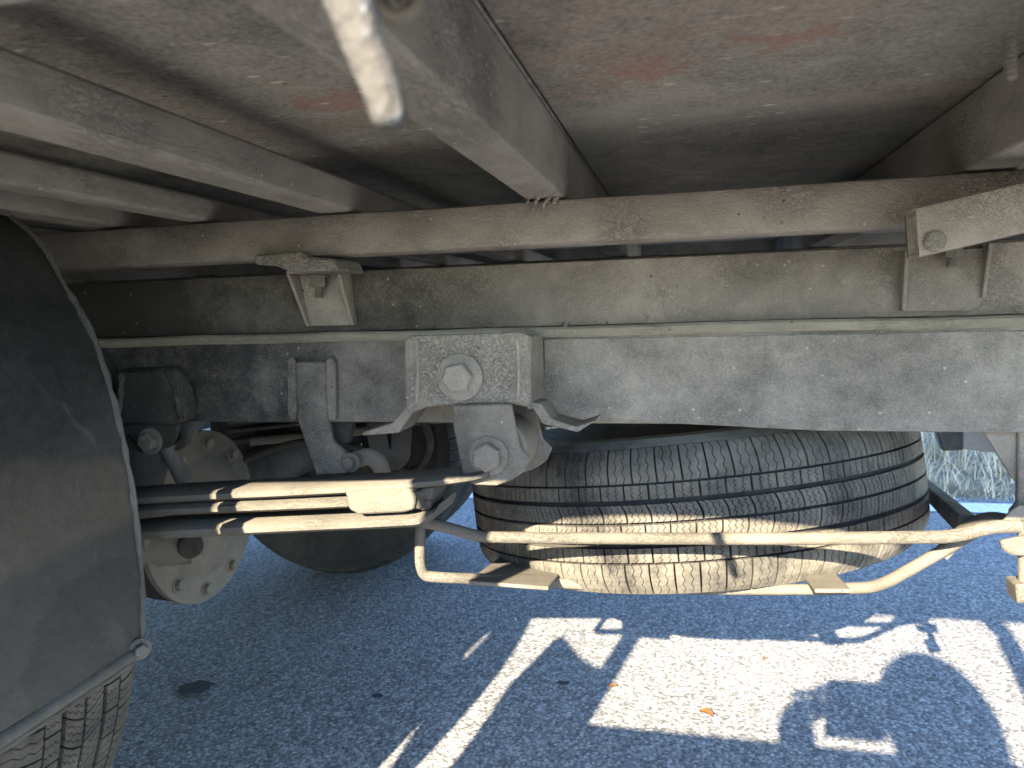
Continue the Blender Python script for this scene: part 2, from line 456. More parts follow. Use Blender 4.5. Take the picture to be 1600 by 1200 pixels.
def blades():
    verts, faces, tone = [], [], []
    rnd = random.Random(3)
    def blade(x, y, h, lean, az, wd, t):
        z0 = .10*(1-math.exp(-(y-2.93)*1.6))-.01
        n = 4; px_, py_ = math.cos(az), math.sin(az); sx, sy = -py_, px_
        base = len(verts); bend = rnd.uniform(.2, 1.5)
        for k in range(n+1):
            u = k/n; hh = h*(u-.25*bend*u*u*lean); o = h*lean*u**1.7
            ww = wd*(1-u*.85)
            cx, cy = x+px_*o, y+py_*o
            verts.append((cx-sx*ww, cy-sy*ww, z0+hh)); verts.append((cx+sx*ww, cy+sy*ww, z0+hh)); tone.extend((t, t))
        for k in range(n): a = base+2*k; faces.append((a, a+1, a+3, a+2))
    for c in range(2100):
        x = rnd.uniform(-2.5, 4.2); y = 2.98+rnd.random()**1.3*2.6
        if rnd.random() < .1: y = rnd.uniform(2.92, 3.1)
        hh = min(.5, .07+.26*(y-2.95))*rnd.uniform(.5, 1.2); t0 = rnd.random()
        for k in range(11):
            blade(x+rnd.gauss(0, .05), y+rnd.gauss(0, .05), hh*rnd.uniform(.5, 1.3), rnd.uniform(.1, 1.4), rnd.uniform(0, 6.28),
                  rnd.uniform(.0016, .004), max(0, min(1, t0*.5+rnd.random()*.6)))
    me = bpy.data.meshes.new('roadside_grass'); me.from_pydata(verts, [], faces)
    at = me.attributes.new('tone', 'FLOAT', 'POINT'); at.data.foreach_set('value', tone)
    o = bpy.data.objects.new('roadside_grass', me); C.objects.link(o); me.materials.append(M['grass'])
    o['kind'] = 'stuff'; o['label'] = 'pale dry tangled grass along the far road edge'; o['category'] = 'grass'
blades()

def blot(px, py, rx, ry, name, seed, rot=0):
    g = U(px, py, z=0); rnd = random.Random(seed); b = bmesh.new(); vs_ = []
    for k in range(26):
        a = k/26*6.283; rr = 1+rnd.uniform(-.16, .16)
        x, y = rx*rr*math.cos(a), ry*rr*math.sin(a)
        vs_.append(b.verts.new((g.x+x*math.cos(rot)-y*math.sin(rot), g.y+x*math.sin(rot)+y*math.cos(rot), .004)))
    b.faces.new(vs_)
    return obj(name, b, 'stain', parent=road)
WP['road'] = Vector(road.location)
blot(305, 1077, .034, .028, 'oil_stain', 1, .3)
blot(590, 1090, .011, .008, 'oil_stain', 2)
blot(880, 1070, .012, .008, 'oil_stain', 5)

def dry_leaf(px, py, L, ang, seed, label):
    g = U(px, py, z=0); rnd = random.Random(seed); b = bmesh.new(); n = 7; rows = []
    for k in range(n):
        u = k/(n-1); wd = L*.26*math.sin(math.pi*min(1, u*.94+.03))**.7+.0008
        row = []
        for s in (-1, -.5, 0, .5, 1):
            x = (u-.5)*L; y = s*wd; z = .003+.006*abs(s)**1.5*(L/.03)+.004*math.sin(u*3.1)*(L/.03)
            row.append(b.verts.new((g.x+x*math.cos(ang)-y*math.sin(ang), g.y+x*math.sin(ang)+y*math.cos(ang), z)))
        rows.append(row)
    for A, B in zip(rows, rows[1:]):
        for k in range(4): b.faces.new((A[k], A[k+1], B[k+1], B[k]))
    bmesh.ops.solidify(b, geom=b.faces[:], thickness=.0006)
    o = obj('fallen_leaf', b, 'dryleaf', smooth=True); o['label'] = label; o['category'] = 'leaf'; return o
dry_leaf(1103, 1119, .026, -.5, 1, 'largest curled orange dry leaf lying in the sunlit patch of road')
dry_leaf(958, 1076, .016, .4, 2, 'small tan leaf scrap beside the shadow strip on sunlit road')
dry_leaf(1195, 1032, .012, .9, 3, 'tiny pale leaf scrap in the middle of sunlit road patch')

# ------------------------------------------------------------------ the truck
YC = 1.28
truck = thing('truck', (-1.0, YC, 0), 'dust covered truck chassis and cargo body seen from underneath beside the rear wheel', 'truck')
ZT0, ZT1 = .793, .841                       # longitudinal tube
CEIL = .915
# cargo body: floor panels, walls, roof, side rail
bx2 = U(880, 305, y=.80).x; bx2l = U(820, 305, y=.80).x
xs = [-3.4, -1.3, bx2+.001, 1.25]
for a, c in zip(xs, xs[1:]):
    obj('floor_panel', box(a+.0012, c-.0012, .243, 2.322, CEIL, CEIL+.022, .001), 'ceiling', truck)
for y0, y1 in ((.185, .215), (2.345, 2.375)):
    obj('side_wall', box(-3.4, 1.25, y0, y1, .957, 3.0, .004), 'box', truck)
    rr = obj('side_rail', box(-3.4, 1.25, y0+.022 if y0 < 1 else y0-.02, y1+.026 if y0 < 1 else y1-.022, .840, .953, .004, seg=2), 'beam', truck)
obj('rear_wall', box(1.252, 1.285, .185, 2.375, .85, 3.0, .004), 'box', truck)
obj('front_wall', box(-3.44, -3.402, .185, 2.375, .85, 3.0, .004), 'box', truck)
obj('roof', box(-3.44, 1.285, .185, 2.375, 3.002, 3.03, .004), 'box', truck)
# the cab, well ahead of the picture
cb = bmesh.new()
pr = [(-5.0, .55), (-3.5, .55), (-3.5, 2.35), (-4.35, 2.4), (-4.85, 1.5), (-5.05, 1.35)]
prism([Vector((x, .3, z)) for x, z in pr], (0, 1.96, 0), cb, .03)
obj('cab', cb, 'box', truck)

def beam(xl, xr, zb, zt, name='cross_beam', lip=0):
    b = bmesh.new()
    box(xl, xr, .245, 2.32, zb, zt, .009 if zt < .9 else .004, b, 3)
    wobble(b, .0012, 9)
    return obj(name, b, 'beam', truck)
BZ = ZT1+.002
beam(bx2l, bx2, BZ, CEIL-.002)
x1l, x1r = U(490, 330, y=.80).x, U(547, 325, y=.80).x
beam(x1l, x1r, BZ, .880)
x3 = U(1508, 263, y=.80).x
beam(x3, x3+.05, BZ, CEIL-.002)
beam(U(283, 346, y=.80).x, U(322, 343, y=.80).x, BZ, .872)
beam(U(130, 352, y=.80).x, U(185, 350, y=.80).x, BZ, .872)
for x in (-1.25, -1.6, -2.0, -2.5, -3.0, .72, 1.12): beam(x, x+.045, BZ, CEIL-.002)

# longitudinal tubes on both sides of the frame
def slab(x0, x1, y0, y1, z0, z1, w, nseg=40, amp=.0012, seg=2):
    b = bmesh.new(); prof = []
    for cx, cy, a0 in ((y1-w, z1-w, 0), (y0+w, z1-w, 90), (y0+w, z0+w, 180), (y1-w, z0+w, 270)):
        for k in range(seg+1):
            a = R(a0+90*k/seg); prof.append((cx+w*math.cos(a), cy+w*math.sin(a)))
    rows = []
    for i in range(nseg+1):
        x = x0+(x1-x0)*i/nseg
        rows.append([b.verts.new((x, p, q)) for p, q in prof])
    n = len(prof)
    for A, B in zip(rows, rows[1:]):
        for k in range(n): b.faces.new((A[k], A[(k+1) % n], B[(k+1) % n], B[k]))
    b.faces.new(rows[0]); b.faces.new(rows[-1][::-1])
    return wobble(b, amp, 7)
def mir(o, parent=None):                      # mirror copy to the far side of the truck, with its sub-parts
    c = o.copy(); C.objects.link(c); c.parent = parent or o.parent
    if parent is None:
        c.location = (o.location.x, -o.location.y, o.location.z); c.scale = (1, -1, 1)   # truck origin lies on the centreline
    for ch in o.children: mir(ch, c)
    return c
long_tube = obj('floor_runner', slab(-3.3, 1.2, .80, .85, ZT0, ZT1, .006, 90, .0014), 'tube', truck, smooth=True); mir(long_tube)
# weld bead under cross beam 2 and caked dirt
def weld(path, r, name, parent, mat='bracket', seed=0):
    rnd = random.Random(seed); P = smooth_path(path, 6)
    return obj(name, tube(P, [r*rnd.uniform(.6, 1.3) for _ in P], 8), mat, parent, smooth=True)
for px0 in (826, 842, 860, 872):
    q0 = U(px0, 308, y=.799); q1 = U(px0+random.uniform(-10, 8), random.uniform(318, 340), y=.799)
    weld([q0, (q0+q1)/2+Vector((random.uniform(-.004, .004), -.001, 0)), q1], .0022, 'weld_bead', truck, 'tube', px0)

# frame: lower chassis rail, spacer strip and upper subframe rail (channel sections, backs outward)
def channel(x0, x1, yweb, z0, z1, t, fl, pts=None, w=.004):
    b = bmesh.new()
    slabs = [(x0, x1, yweb, yweb+t, z0, z1), (x0, x1, yweb+t*.5, yweb+fl, z1-t, z1-.0002), (x0, x1, yweb+t*.5, yweb+fl, z0+.0002, z0+t)]
    for s in slabs: join(b, slab(*s, min(w, t*.45), 60, .0008))
    return b
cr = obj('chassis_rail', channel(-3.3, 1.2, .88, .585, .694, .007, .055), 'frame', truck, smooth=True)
# deeper rear section of the rail
b = pxprism([(850, 530), (850, 655), (935, 656), (1100, 664), (1280, 673), (1600, 676), (1760, 677), (1760, 516), (1600, 516)], .8765, .8795, .0008)
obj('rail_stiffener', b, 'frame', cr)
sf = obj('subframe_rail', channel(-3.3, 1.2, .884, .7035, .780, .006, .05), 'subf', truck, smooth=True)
sp = obj('spacer_strip', slab(-3.3, 1.2, .868, .93, .6905, .7030, .003, 200, .0020, 1), 'rail', truck, smooth=True)
for px, py, r in ((1590, 482, .0035), (884, 507, .004), (1035, 640, .003), (1235, 582, .004), (960, 605, .004), (1120, 655, .003), (1590, 610, .004), (575, 628, .003), (548, 634, .003)):
    p = U(px, py, y=.88 if py > 500 else .884)
    obj('rivet', cyl(p+Vector((0, .002, 0)), p+Vector((0, -.0018, 0)), r, 14, .0008), 'frame', cr)
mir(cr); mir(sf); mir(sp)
# frame cross members seen through the gaps
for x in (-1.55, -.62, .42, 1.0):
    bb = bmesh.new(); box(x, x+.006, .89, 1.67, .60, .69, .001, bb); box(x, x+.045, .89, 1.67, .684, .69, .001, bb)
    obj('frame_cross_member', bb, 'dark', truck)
for x in (-.30, .05, .33):
    obj('subframe_cross_member', box(x, x+.04, .89, 1.67, .725, .765, .003), 'subf', truck)

# body mount on the left: U bracket on the rail, tongue under the runner, bolt
bm = bmesh.new()
def wall_quad(a, c, d, e, off):  prism([a, c, d, e], off, bm, .0008)
f0 = .850; b0 = .8835
LT, LB, RT, RB = (447, 428), (478, 510), (530, 424), (552, 508)
pb = lambda p, y: U(p[0], p[1], y=y)
def bpt(p, y):  q = U(p[0], p[1], y=f0); q.y = y; return q
wall_quad(bpt(LT, f0), U(*LB, y=b0-.012), U(*LB, y=b0-.012)+Vector((0, .012, 0)), bpt(LT, b0), (.004, 0, 0))
wall_quad(bpt(RT, f0), U(*RB, y=b0-.012), U(*RB, y=b0-.012)+Vector((0, .012, 0)), bpt(RT, b0), (-.004, 0, 0))
wall_quad(bpt(LT, f0), bpt(RT, f0), bpt(RT, b0), bpt(LT, b0), (0, 0, .004))
prism([bpt(LT, b0-.007), bpt(RT, b0-.007), U(*RB, y=b0-.012)+Vector((0, .005, 0)), U(*LB, y=b0-.012)+Vector((0, .005, 0))], (0, .004, 0), bm, .0008)
br = obj('body_mount_bracket', bm, 'bracket', truck)
tg = pxprism([(393, 402), (398, 397), (470, 391), (476, 400), (520, 404), (528, 423), (452, 425), (428, 415), (397, 413)], .785, .858, .003)
obj('tongue_plate', wobble(tg, .001, 30), 'tube', br)
c = U(497, 430, y=.862)
obj('bolt', hexbolt(c, (0, 0, -1), .011, .012, 1.35, stud=.016), 'bolt', br, smooth=False)
# body mount on the right
bm = bmesh.new(); f0 = .868
wl = [(1412, 392), (1412, 486)]; wr = [(1550, 380), (1545, 465)]
def bp2(p, y):  q = U(p[0], p[1], y=f0); q.y = y; return q
wall_quad(bp2(wl[0], f0-.006), bp2(wl[1], f0+.006), bp2(wl[1], b0), bp2(wl[0], b0), (.0045, 0, 0))
wall_quad(bp2(wr[0], f0-.006), bp2(wr[1], f0+.006), bp2(wr[1], b0), bp2(wr[0], b0), (-.0045, 0, 0))
prism([bp2((1414, 395), b0-.006), bp2((1548, 385), b0-.006), bp2((1546, 462), b0-.006), bp2((1536, 478), b0-.006), bp2((1524, 486), b0-.006), bp2((1414, 487), b0-.006)], (0, .004, 0), bm, .0008)
br2 = obj('body_mount_bracket', bm, 'subf', truck)
c = U(1487, 398, y=.865)
obj('bolt', hexbolt(c+Vector((0, 0, .01)), (0, 0, -1), .010, .010, 1.3, stud=.012), 'bolt', br2)
# hollow rectangular arm bolted in front of it
a = U(1431, 325, y=.738); d = U(1437, 402, y=.738); e = U(1760, 245, y=.725); g = U(1760, 328, y=.725)
up_ = (a-d); ln = (e-a).normalized(); dep = Vector((0, .036, 0)); t = .0035
ph = bmesh.new()
def ring(o0, u0, dd):  return [o0, o0+u0, o0+u0+dd, o0+dd]
un = up_.normalized()
Ls = [(0, ring(d, up_, dep)), (1, ring(g, e-g, dep))]
Lin = [(0, ring(d+un*t+Vector((0, t, 0)), up_-un*2*t, dep-Vector((0, 2*t, 0)))),]
vo0 = [ph.verts.new(v) for v in Ls[0][1]]; vo1 = [ph.verts.new(v) for v in Ls[1][1]]
vi0 = [ph.verts.new(v) for v in Lin[0][1]]; vi1 = [ph.verts.new(v+ln*.25) for v in Lin[0][1]]
for k in range(4):
    j = (k+1) % 4
    ph.faces.new((vo0[k], vo0[j], vo1[j], vo1[k])); ph.faces.new((vo0[k], vi0[k], vi0[j], vo0[j])); ph.faces.new((vi0[k], vi1[k], vi1[j], vi0[j]))
ph.faces.new(vi1); ph.faces.new(vo1)
bmesh.ops.recalc_face_normals(ph, faces=ph.faces)
bev(ph, .004, 2, [x for x in ph.edges if x.calc_face_angle(0) > .5 and abs((x.verts[0].co-x.verts[1].co).normalized().dot(ln)) > .8])
arm = obj('guard_arm', wobble(ph, .0008, 20), 'bracket', truck, smooth=True)
c = U(1459, 377, y=.739); obj('bolt', cyl(c+Vector((0, .003, 0)), c+Vector((0, -.006, 0)), .0095, 20, .002), 'bracket', arm, smooth=True)
# stud hanging by the rear cross beam
c = U(1574, 122, y=.42); e = U(1578, 192, y=.42)
prof = [(0, 0)]; z = 0; L = (e-c).length
while z < L: prof += [(.0030, z), (.0024, z+.0012)]; z += .0024
prof += [(0, z)]
obj('hanging_stud', lathe(prof, 14, axis_mat(c+Vector((0, 0, .02)), e-c)), 'bolt', truck)

# rear spring hanger
bm = pxprism([(640, 524), (700, 521), (812, 517), (824, 523), (828, 560), (830, 636), (818, 634), (795, 631), (730, 631), (690, 634), (665, 636), (648, 644), (634, 646), (632, 600), (631, 534)], .800, .806, .002)
hx = U(829, 560, y=.80).x; z1 = U(820, 520, y=.8).z; z0 = U(820, 640, y=.8).z
box(hx-.006, hx, .803, .8805, z0, z1-.003, .0015, bm)
hl = U(632, 560, y=.80).x
box(hl, hl+.006, .803, .8805, z0+.006, z1-.006, .0015, bm)
# flared lower ears
prism([U(828, 628, y=.802), U(848, 664, y=.802), U(903, 676, y=.802), U(932, 657, y=.802), U(900, 667, y=.802), U(862, 656, y=.802), U(846, 630, y=.802)], (0, .05, 0), bm, .0012)
prism([U(648, 640, y=.802), U(622, 676, y=.802), U(567, 680, y=.802), U(566, 675, y=.802), U(612, 661, y=.802), U(636, 634, y=.802)], (0, .05, 0), bm, .0012)
bm = wobble(bm, .0018, 22)
hg = obj('spring_hanger', bm, 'bracket', truck)
# dirt ridges of the stamping: pressed vertical folds on the plate
for px in (650, 808):
    weld([U(px, 528, y=.8005), U(px+3, 580, y=.7995), U(px+1, 628, y=.8005)], .0022, 'pressed_fold', hg, 'bracket', px)
c = U(719, 589, y=.7985)
obj('bolt', hexbolt(c, (0, -1, 0), .0175, .016, 1.55, rot=.15), 'bracket', hg)
# caked dust collar
lp = bmesh.new()
for k in range(0): pass
# shackle plates + bush
S1 = [(705, 634), (798, 632), (803, 660), (812, 700), (828, 716), (818, 738), (800, 750), (775, 759), (740, 758), (724, 748), (716, 705), (708, 668)]
bm = pxprism(S1, .790, .797, .0016)
pl2 = [U(a, b_, y=.79)+Vector((.012, .072, -.002)) for a, b_ in S1]
sh = obj('shackle', wobble(bm, .0010, 25), 'subf', truck)
obj('back_plate', prism(pl2, (0, .007, 0), None, .0015), 'subf', sh)
c = U(764, 712, y=.7895)
obj('bolt', hexbolt(c, (0, -1, 0), .0165, .013, 1.35, rot=.5), 'subf', sh)
eye = cyl(c+Vector((.004, .010, 0)), c+Vector((.004, .076, 0)), .030, 32, .002)
cyl(c+Vector((.006, .009, .004)), c+Vector((.006, .077, .004)), .036, 32, .003, eye)
obj('bush', eye, 'axle', sh, smooth=True)
c2 = U(719, 600, y=.806); obj('bush', cyl(c2, c2+Vector((0, .068, 0)), .026, 24, .002), 'bolt', sh, smooth=True)

# leaf spring
YL0, YL1 = .780, .845
spring = empty_part('leaf_spring', U(470, 790, y=.81), truck)
def leafpath(pts, n=6):
    tp = smooth_path([U(x, t_, y=YL0) for x, t_, b_ in pts], n); bt = smooth_path([U(x, b_, y=YL0) for x, t_, b_ in pts], n)
    return list(zip(tp, bt))
ext1 = [(-260, 806, 824), (-60, 795, 812), (100, 783, 800)]
obj('leaf', sweep_strip(leafpath(ext1+[(210, 774, 790), (300, 769, 785), (430, 763, 779), (540, 758, 773), (620, 753, 767), (690, 746, 760), (740, 740, 753), (762, 733, 747)]), YL0, YL1), 'leaf', spring, smooth=True)
ext2 = [(-260, 835, 848), (-60, 820, 832), (100, 806, 818)]
obj('leaf', sweep_strip(leafpath(ext2+[(210, 794, 810), (300, 789, 805), (430, 784, 800), (540, 779, 795), (600, 775, 791)]), YL0+.002, YL1-.002), 'leaf', spring, smooth=True)
ext3 = [(-260, 864, 881), (-60, 852, 868), (100, 839, 855)]
obj('leaf', sweep_strip(leafpath(ext3+[(210, 827, 846), (300, 822, 841), (430, 816, 835), (540, 811, 830), (620, 807, 826), (655, 804, 823), (678, 797, 811), (684, 790, 802)]), YL0-.001, YL1), 'leaf', spring, smooth=True)
clip = pxprism([(540, 768), (638, 762), (650, 775), (646, 797), (630, 801), (560, 804), (545, 796)], YL0-.006, YL0-.001, .002)
q0 = U(540, 768, y=YL0-.006); q1 = U(645, 765, y=YL0-.006)
prism([q0, q1, q1+Vector((0, .076, 0)), q0+Vector((0, .076, 0))], (0, 0, -.005), clip, .001)
obj('spring_clip', wobble(clip, .0008, 30), 'leaf', spring)
rb = bmesh.new()
for k, (x0, x1, yt, yb) in enumerate(((640, 660, 768, 796), (656, 676, 764, 782), (655, 672, 782, 798))):
    pxprism([(x0, yt+3), (x0+4, yt), (x1, yt-2), (x1+2, yb-4), (x1-3, yb), (x0, yb)], YL0+.002*k, YL0+.05, .003, rb)
obj('rubber_buffer', rb, 'rubber_block', spring)
mir(spring); mir(sh); mir(hg)

# weld-on link bracket hanging from the rail
bm = pxprism([(462, 566), (508, 566), (512, 652), (519, 690), (545, 712), (541, 739), (494, 742), (480, 702), (464, 655)], .868, .877, .0016)
lb = obj('link_bracket', wobble(bm, .0007, 30), 'frame', truck)
for x0, x1 in ((447, 462), (508, 523)):
    obj('weld_rib', wobble(pxprism([(x0, 562), (x0+7, 556), (x1, 566), (x1+1, 655), (x0+6, 658), (x0+2, 645)], .870, .8795, .002), .0012, 60), 'frame', lb)
bm = pxprism([(512, 655), (552, 655), (550, 672), (545, 692), (525, 694), (515, 680)], .895, .905, .001)
obj('link_tab', bm, 'dark', lb)
c = U(548, 722, y=.862); obj('bolt', hexbolt(c, (0, -1, 0), .0085, .008, 1.5), 'bolt', lb)
# anti-roll link bar
P = round_path([U(545, 722, y=.885), U(575, 712, y=.885), U(592, 722, y=.89), U(600, 745, y=.93), U(585, 775, y=1.25)], .03)
obj('stabiliser_bar', tube(P, .0115, 12), 'axle', truck, smooth=True)
# strap hanger further in
st = bmesh.new()
tube(round_path([U(588, 660, y=1.05), U(590, 690, y=1.05), U(600, 722, y=1.05), U(626, 716, y=1.05), U(628, 660, y=1.05)], .03), .01, 10, st, flat=(.002, .016))
obj('exhaust_strap', st, 'dark', truck, smooth=True)

# shock absorber with its cap bracket on the rail
bm = pxprism([(186, 576), (262, 576), (276, 610), (286, 652), (276, 664), (178, 668), (178, 612)], .842, .8795, .006)
sk = obj('shock_mount', bm, 'frame', truck, smooth=True)
for A, B in (((190, 582), (181, 660)), ((262, 580), (283, 655))):
    weld([U(*A, y=.842), U((A[0]+B[0])/2+3, (A[1]+B[1])/2, y=.840), U(*B, y=.842)], .004, 'folded_edge', sk, 'frame', A[0])
bm = pxprism([(200, 664), (278, 664), (276, 684), (262, 700), (240, 706), (216, 698), (204, 684)], .846, .851, .001)
pxprism([(282, 660), (322, 656), (306, 672), (298, 690), (280, 704), (268, 706), (280, 690)], .87, .876, .001, bm)
obj('mount_lug', bm, 'subf', sk)
c = U(236, 689, y=.845); obj('bolt', hexbolt(c, (0, -1, 0), .0125, .010, 1.45), 'bolt', sk)
sa = obj('shock_absorber', tube([U(234, 690, y=.875), U(222, 745, y=.885), U(200, 820, y=.90)], [.030, .030, .030], 20), 'dark', truck, smooth=True)
obj('piston_rod', tube([U(262, 700, y=.872), U(290, 755, y=.875)], .011, 14), 'axle', sa, smooth=True)

# axle: differential housing with bolted cover, axle tubes
DX, DY, DZ = -.845, 1.15, .372
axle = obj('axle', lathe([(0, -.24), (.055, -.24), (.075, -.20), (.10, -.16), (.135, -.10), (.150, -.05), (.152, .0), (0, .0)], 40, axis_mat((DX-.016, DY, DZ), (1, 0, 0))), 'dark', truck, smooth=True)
cv = lathe([(.152, 0), (.155, .002), (.155, .012), (.152, .014), (.112, .015), (.104, .022), (.07, .045), (.03, .052), (0, .053)], 48, axis_mat((DX-.0155, DY, DZ), (1, 0, 0)))
cov = obj('differential_cover', cv, 'axle', axle, smooth=True)
for k in range(10):
    a_ = k*math.pi/5+.2
    p = Vector((DX-.002, DY+.131*math.cos(a_), DZ+.131*math.sin(a_)))
    obj('cover_bolt', hexbolt(p, (1, 0, 0), .0105, .009, 1.3, rot=k), 'axle', axle)
for s, y1 in ((-1, .56), (1, 2.0)):
    yy = DY+s*.06
    obj('axle_tube', tube([(-.975, yy, DZ), (-.975, DY+s*.2, DZ), (-.975, y1, DZ)], [.085, .055, .05], 24), 'dark', axle, smooth=True)
P = U(255, 855, y=1.0)
seat = tube([U(150, 862, y=.98), U(300, 852, y=1.06)], [.034, .030], 20); obj('bracket_stub', seat, 'axle', axle, smooth=True)
c = U(297, 850, y=1.045)
obj('dark_opening', cyl(c, c+Vector((.012, -.014, 0)), .020, 18, .002), 'rubber_block', axle, smooth=True)  # solid dark disc standing in for the stub's dark open end
for x in (-1.08, -.90):
    ub = tube(round_path([(x, .772, .33), (x, .772, .59), (x, .853, .59), (x, .853, .33)], .03), .008, 10)
    obj('u_bolt', ub, 'bolt', truck, smooth=True)

# ---- tyres
RIBS = [(-.094, -.052, 72, .06, 3), (-.049, -.031, 72, .0, 3), (-.0245, -.0015, 72, .18, 4), (.0025, .0245, 72, -.18, 4), (.031, .049, 72, .0, 3), (.052, .094, 72, -.06, 3)]
def tyre_meshes(Rt, wd=.19, slant=1.0, sip=True, seed=0, gap=.0022):
    rnd = random.Random(seed)
    k = wd/.19
    def rad(z): u = abs(z)/(.094*k); return Rt-.004*u*u-.016*max(0, u-.62)**2/.1444
    tr = bmesh.new()
    for r0, r1, n, sl, ns in RIBS:
        r0 *= k; r1 *= k; off = rnd.random()
        for i in range(n):
            aw = 2*math.pi/n; a0 = (i+off)*aw+rnd.uniform(-.0008, .0008); nz = 6
            g = gap/Rt; sg = .0008/Rt
            for s in range(ns if sip else 1):
                m_ = ns if sip else 1
                def bd(f, z, u):
                    zig = .05*aw*(1 if int(u*nz+.5) % 2 else -1)*(0 < f < 1)
                    cur = .06*aw*math.sin(u*math.pi)*(sl != 0 and abs(sl) > .1)
                    return a0+aw*f+sl*slant*aw*(u-.5)+zig+cur
                f0, f1 = s/m_, (s+1)/m_
                g0 = g/2 if s == 0 else sg/2; g1 = g/2 if s == m_-1 else sg/2
                rows = []
                for j in range(nz+1):
                    u = j/nz; z = r0+(r1-r0)*u; rr = rad(z); row = []
                    A0, A1 = bd(f0, z, u)+g0, bd(f1, z, u)-g1
                    for aa, r_ in ((A0, rr-.0095), (A0, rr-.0006), (A0+.0009/Rt, rr), (A1-.0009/Rt, rr), (A1, rr-.0006), (A1, rr-.0095)):
                        row.append(tr.verts.new((r_*math.cos(aa), r_*math.sin(aa), z)))
                    rows.append(row)
                for A, B in zip(rows, rows[1:]):
                    for q in range(5): tr.faces.new((A[q], A[q+1], B[q+1], B[q]))
                tr.faces.new(rows[0]); tr.faces.new(rows[-1])
    h = .095*k
    ca = [(Rt*.565, -h*.80), (Rt*.60, -h*.98), (Rt*.68, -h*1.06), (Rt*.78, -h*1.10), (Rt*.86, -h*1.07), (Rt*.868, -h*1.085), (Rt*.88, -h*1.06), (Rt*.92, -h*1.02), (Rt-.024, -h*.995), (Rt-.010, -h*.55), (Rt-.008, 0)]
    ca = ca+[(r, -z) for r, z in ca[-2::-1]]
    ca += [(Rt*.55, h*.70), (Rt*.55, -h*.70)]
    car = lathe(ca, 96, None, None, True)
    for f_ in car.faces:                       # groove floors keep bare dark rubber, the sidewalls their own look
        if all(math.hypot(v.co.x, v.co.y) > Rt-.026 for v in f_.verts): f_.material_index = 1
    rim = lathe([(Rt*.60, -h*.92), (Rt*.575, -h*.95), (Rt*.555, -h*.78), (Rt*.50, -h*.62), (Rt*.49, -h*.1), (Rt*.42, h*.05), (Rt*.36, h*.25), (Rt*.20, h*.22), (Rt*.20, h*.05), (Rt*.35, h*.08), (Rt*.44, -h*.05), (Rt*.49, h*.2), (Rt*.50, h*.62), (Rt*.555, h*.78), (Rt*.575, h*.95), (Rt*.60, h*.92)], 64)
    return tr, car, rim
# spare wheel lying in its cage, tipped up at the rear and near side
RS = .365; SC = Vector((0.0, 1.285, .424))
sm_ = axis_mat(SC, (-.108, .088, 1)) @ Matrix.Rotation(.35, 4, 'Z')
spare = thing('spare_wheel', SC-Vector((0, 0, .1)), 'dusty spare wheel lying flat in the bar cradle under the frame', 'spare wheel')
tr, car, rim = tyre_meshes(RS, .19, seed=4)
for n_, b_, mt in (('tread', tr, 'tread'), ('sidewall', car, 'spare_side'), ('rim', rim, 'axle')):
    bmesh.ops.transform(b_, matrix=sm_, verts=b_.verts)
    o = obj(n_, b_, mt, spare, origin=SC, smooth=(n_ != 'tread'))
    if n_ == 'sidewall': o.data.materials.append(M['darktyre'])
# road wheels: two per side, inner ones seen
RW = .378; tr, car, rim = tyre_meshes(RW, .19, 2.2, seed=9)
proto = None
for yy, mt in ((.622, 'roadtyre'), (.405, 'roadtyre'), (1.938, 'darktyre'), (2.155, 'darktyre')):
    c = Vector((-.992 if yy < 1 else -.965, yy, RW-.002))
    wh = empty_part('wheel', c, truck)
    if proto is None:
        mw = axis_mat(c, (0, 1, 0))
        parts = []
        for n_, b_, mm in (('tread', tr, 'roadtyre'), ('sidewall', car, 'sidewall'), ('rim', rim, 'axle')):
            bmesh.ops.transform(b_, matrix=mw, verts=b_.verts)
            parts.append(obj(n_, b_, mm, wh, origin=c, smooth=(n_ != 'tread')))
            if n_ == 'sidewall': parts[-1].data.materials.append(M['darktyre'])
        proto = parts
    else:
        for p in proto:
            q = p.copy(); C.objects.link(q); q.parent = wh
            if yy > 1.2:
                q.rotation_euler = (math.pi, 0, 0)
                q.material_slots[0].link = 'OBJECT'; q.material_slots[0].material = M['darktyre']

# mudguard over the near wheel
GP = [(-.70, .838), (-.665, .808), (-.64, .765), (-.612, .715), (-.590, .64), (-.578, .56), (-.5735, .48), (-.574, .43), (-.578, .385), (-.579, .374)]
GPf = smooth_path([Vector((x, 0, z)) for x, z in GP], 6)
b = bmesh.new(); rows = []; ny = 26
for p in GPf:
    rows.append([b.verts.new((p.x+.004*math.sin(3*k/ny), .255+(.66-.255)*k/ny, p.z)) for k in range(ny+1)])
for A, B in zip(rows, rows[1:]):
    for k in range(ny): b.faces.new((A[k], A[k+1], B[k+1], B[k]))
wobble(b, .004, 6)
bmesh.ops.solidify(b, geom=b.faces[:], thickness=.004)
mg = obj('mudguard', b, 'guard', truck, smooth=True)
rnd = random.Random(5); Lp = []
for i, p in enumerate(GPf): Lp.append(Vector((p.x+.003, .6605+rnd.uniform(-.0006, .0012), p.z)))
Lp[-1] = Lp[-1]+Vector((0, 0, .004))
obj('edge_lip', tube(Lp, [.0030*rnd.uniform(.7, 1.35) for _ in Lp], 8), 'lip', mg, smooth=True)
zb = U(205, 1012, y=.655).z; xb = U(205, 1012, y=.655).x
hem = tube(smooth_path([(xb+.008, .25, zb-.005), (xb+.008, .45, zb-.005), (xb+.007, .652, zb-.003)], 6), .0075, 12)
obj('rolled_hem', hem, 'guard', mg, smooth=True)
hem2 = tube(smooth_path([(xb+.010, .25, zb-.0145), (xb+.010, .45, zb-.014), (xb+.009, .645, zb-.012)], 6), .0028, 8)
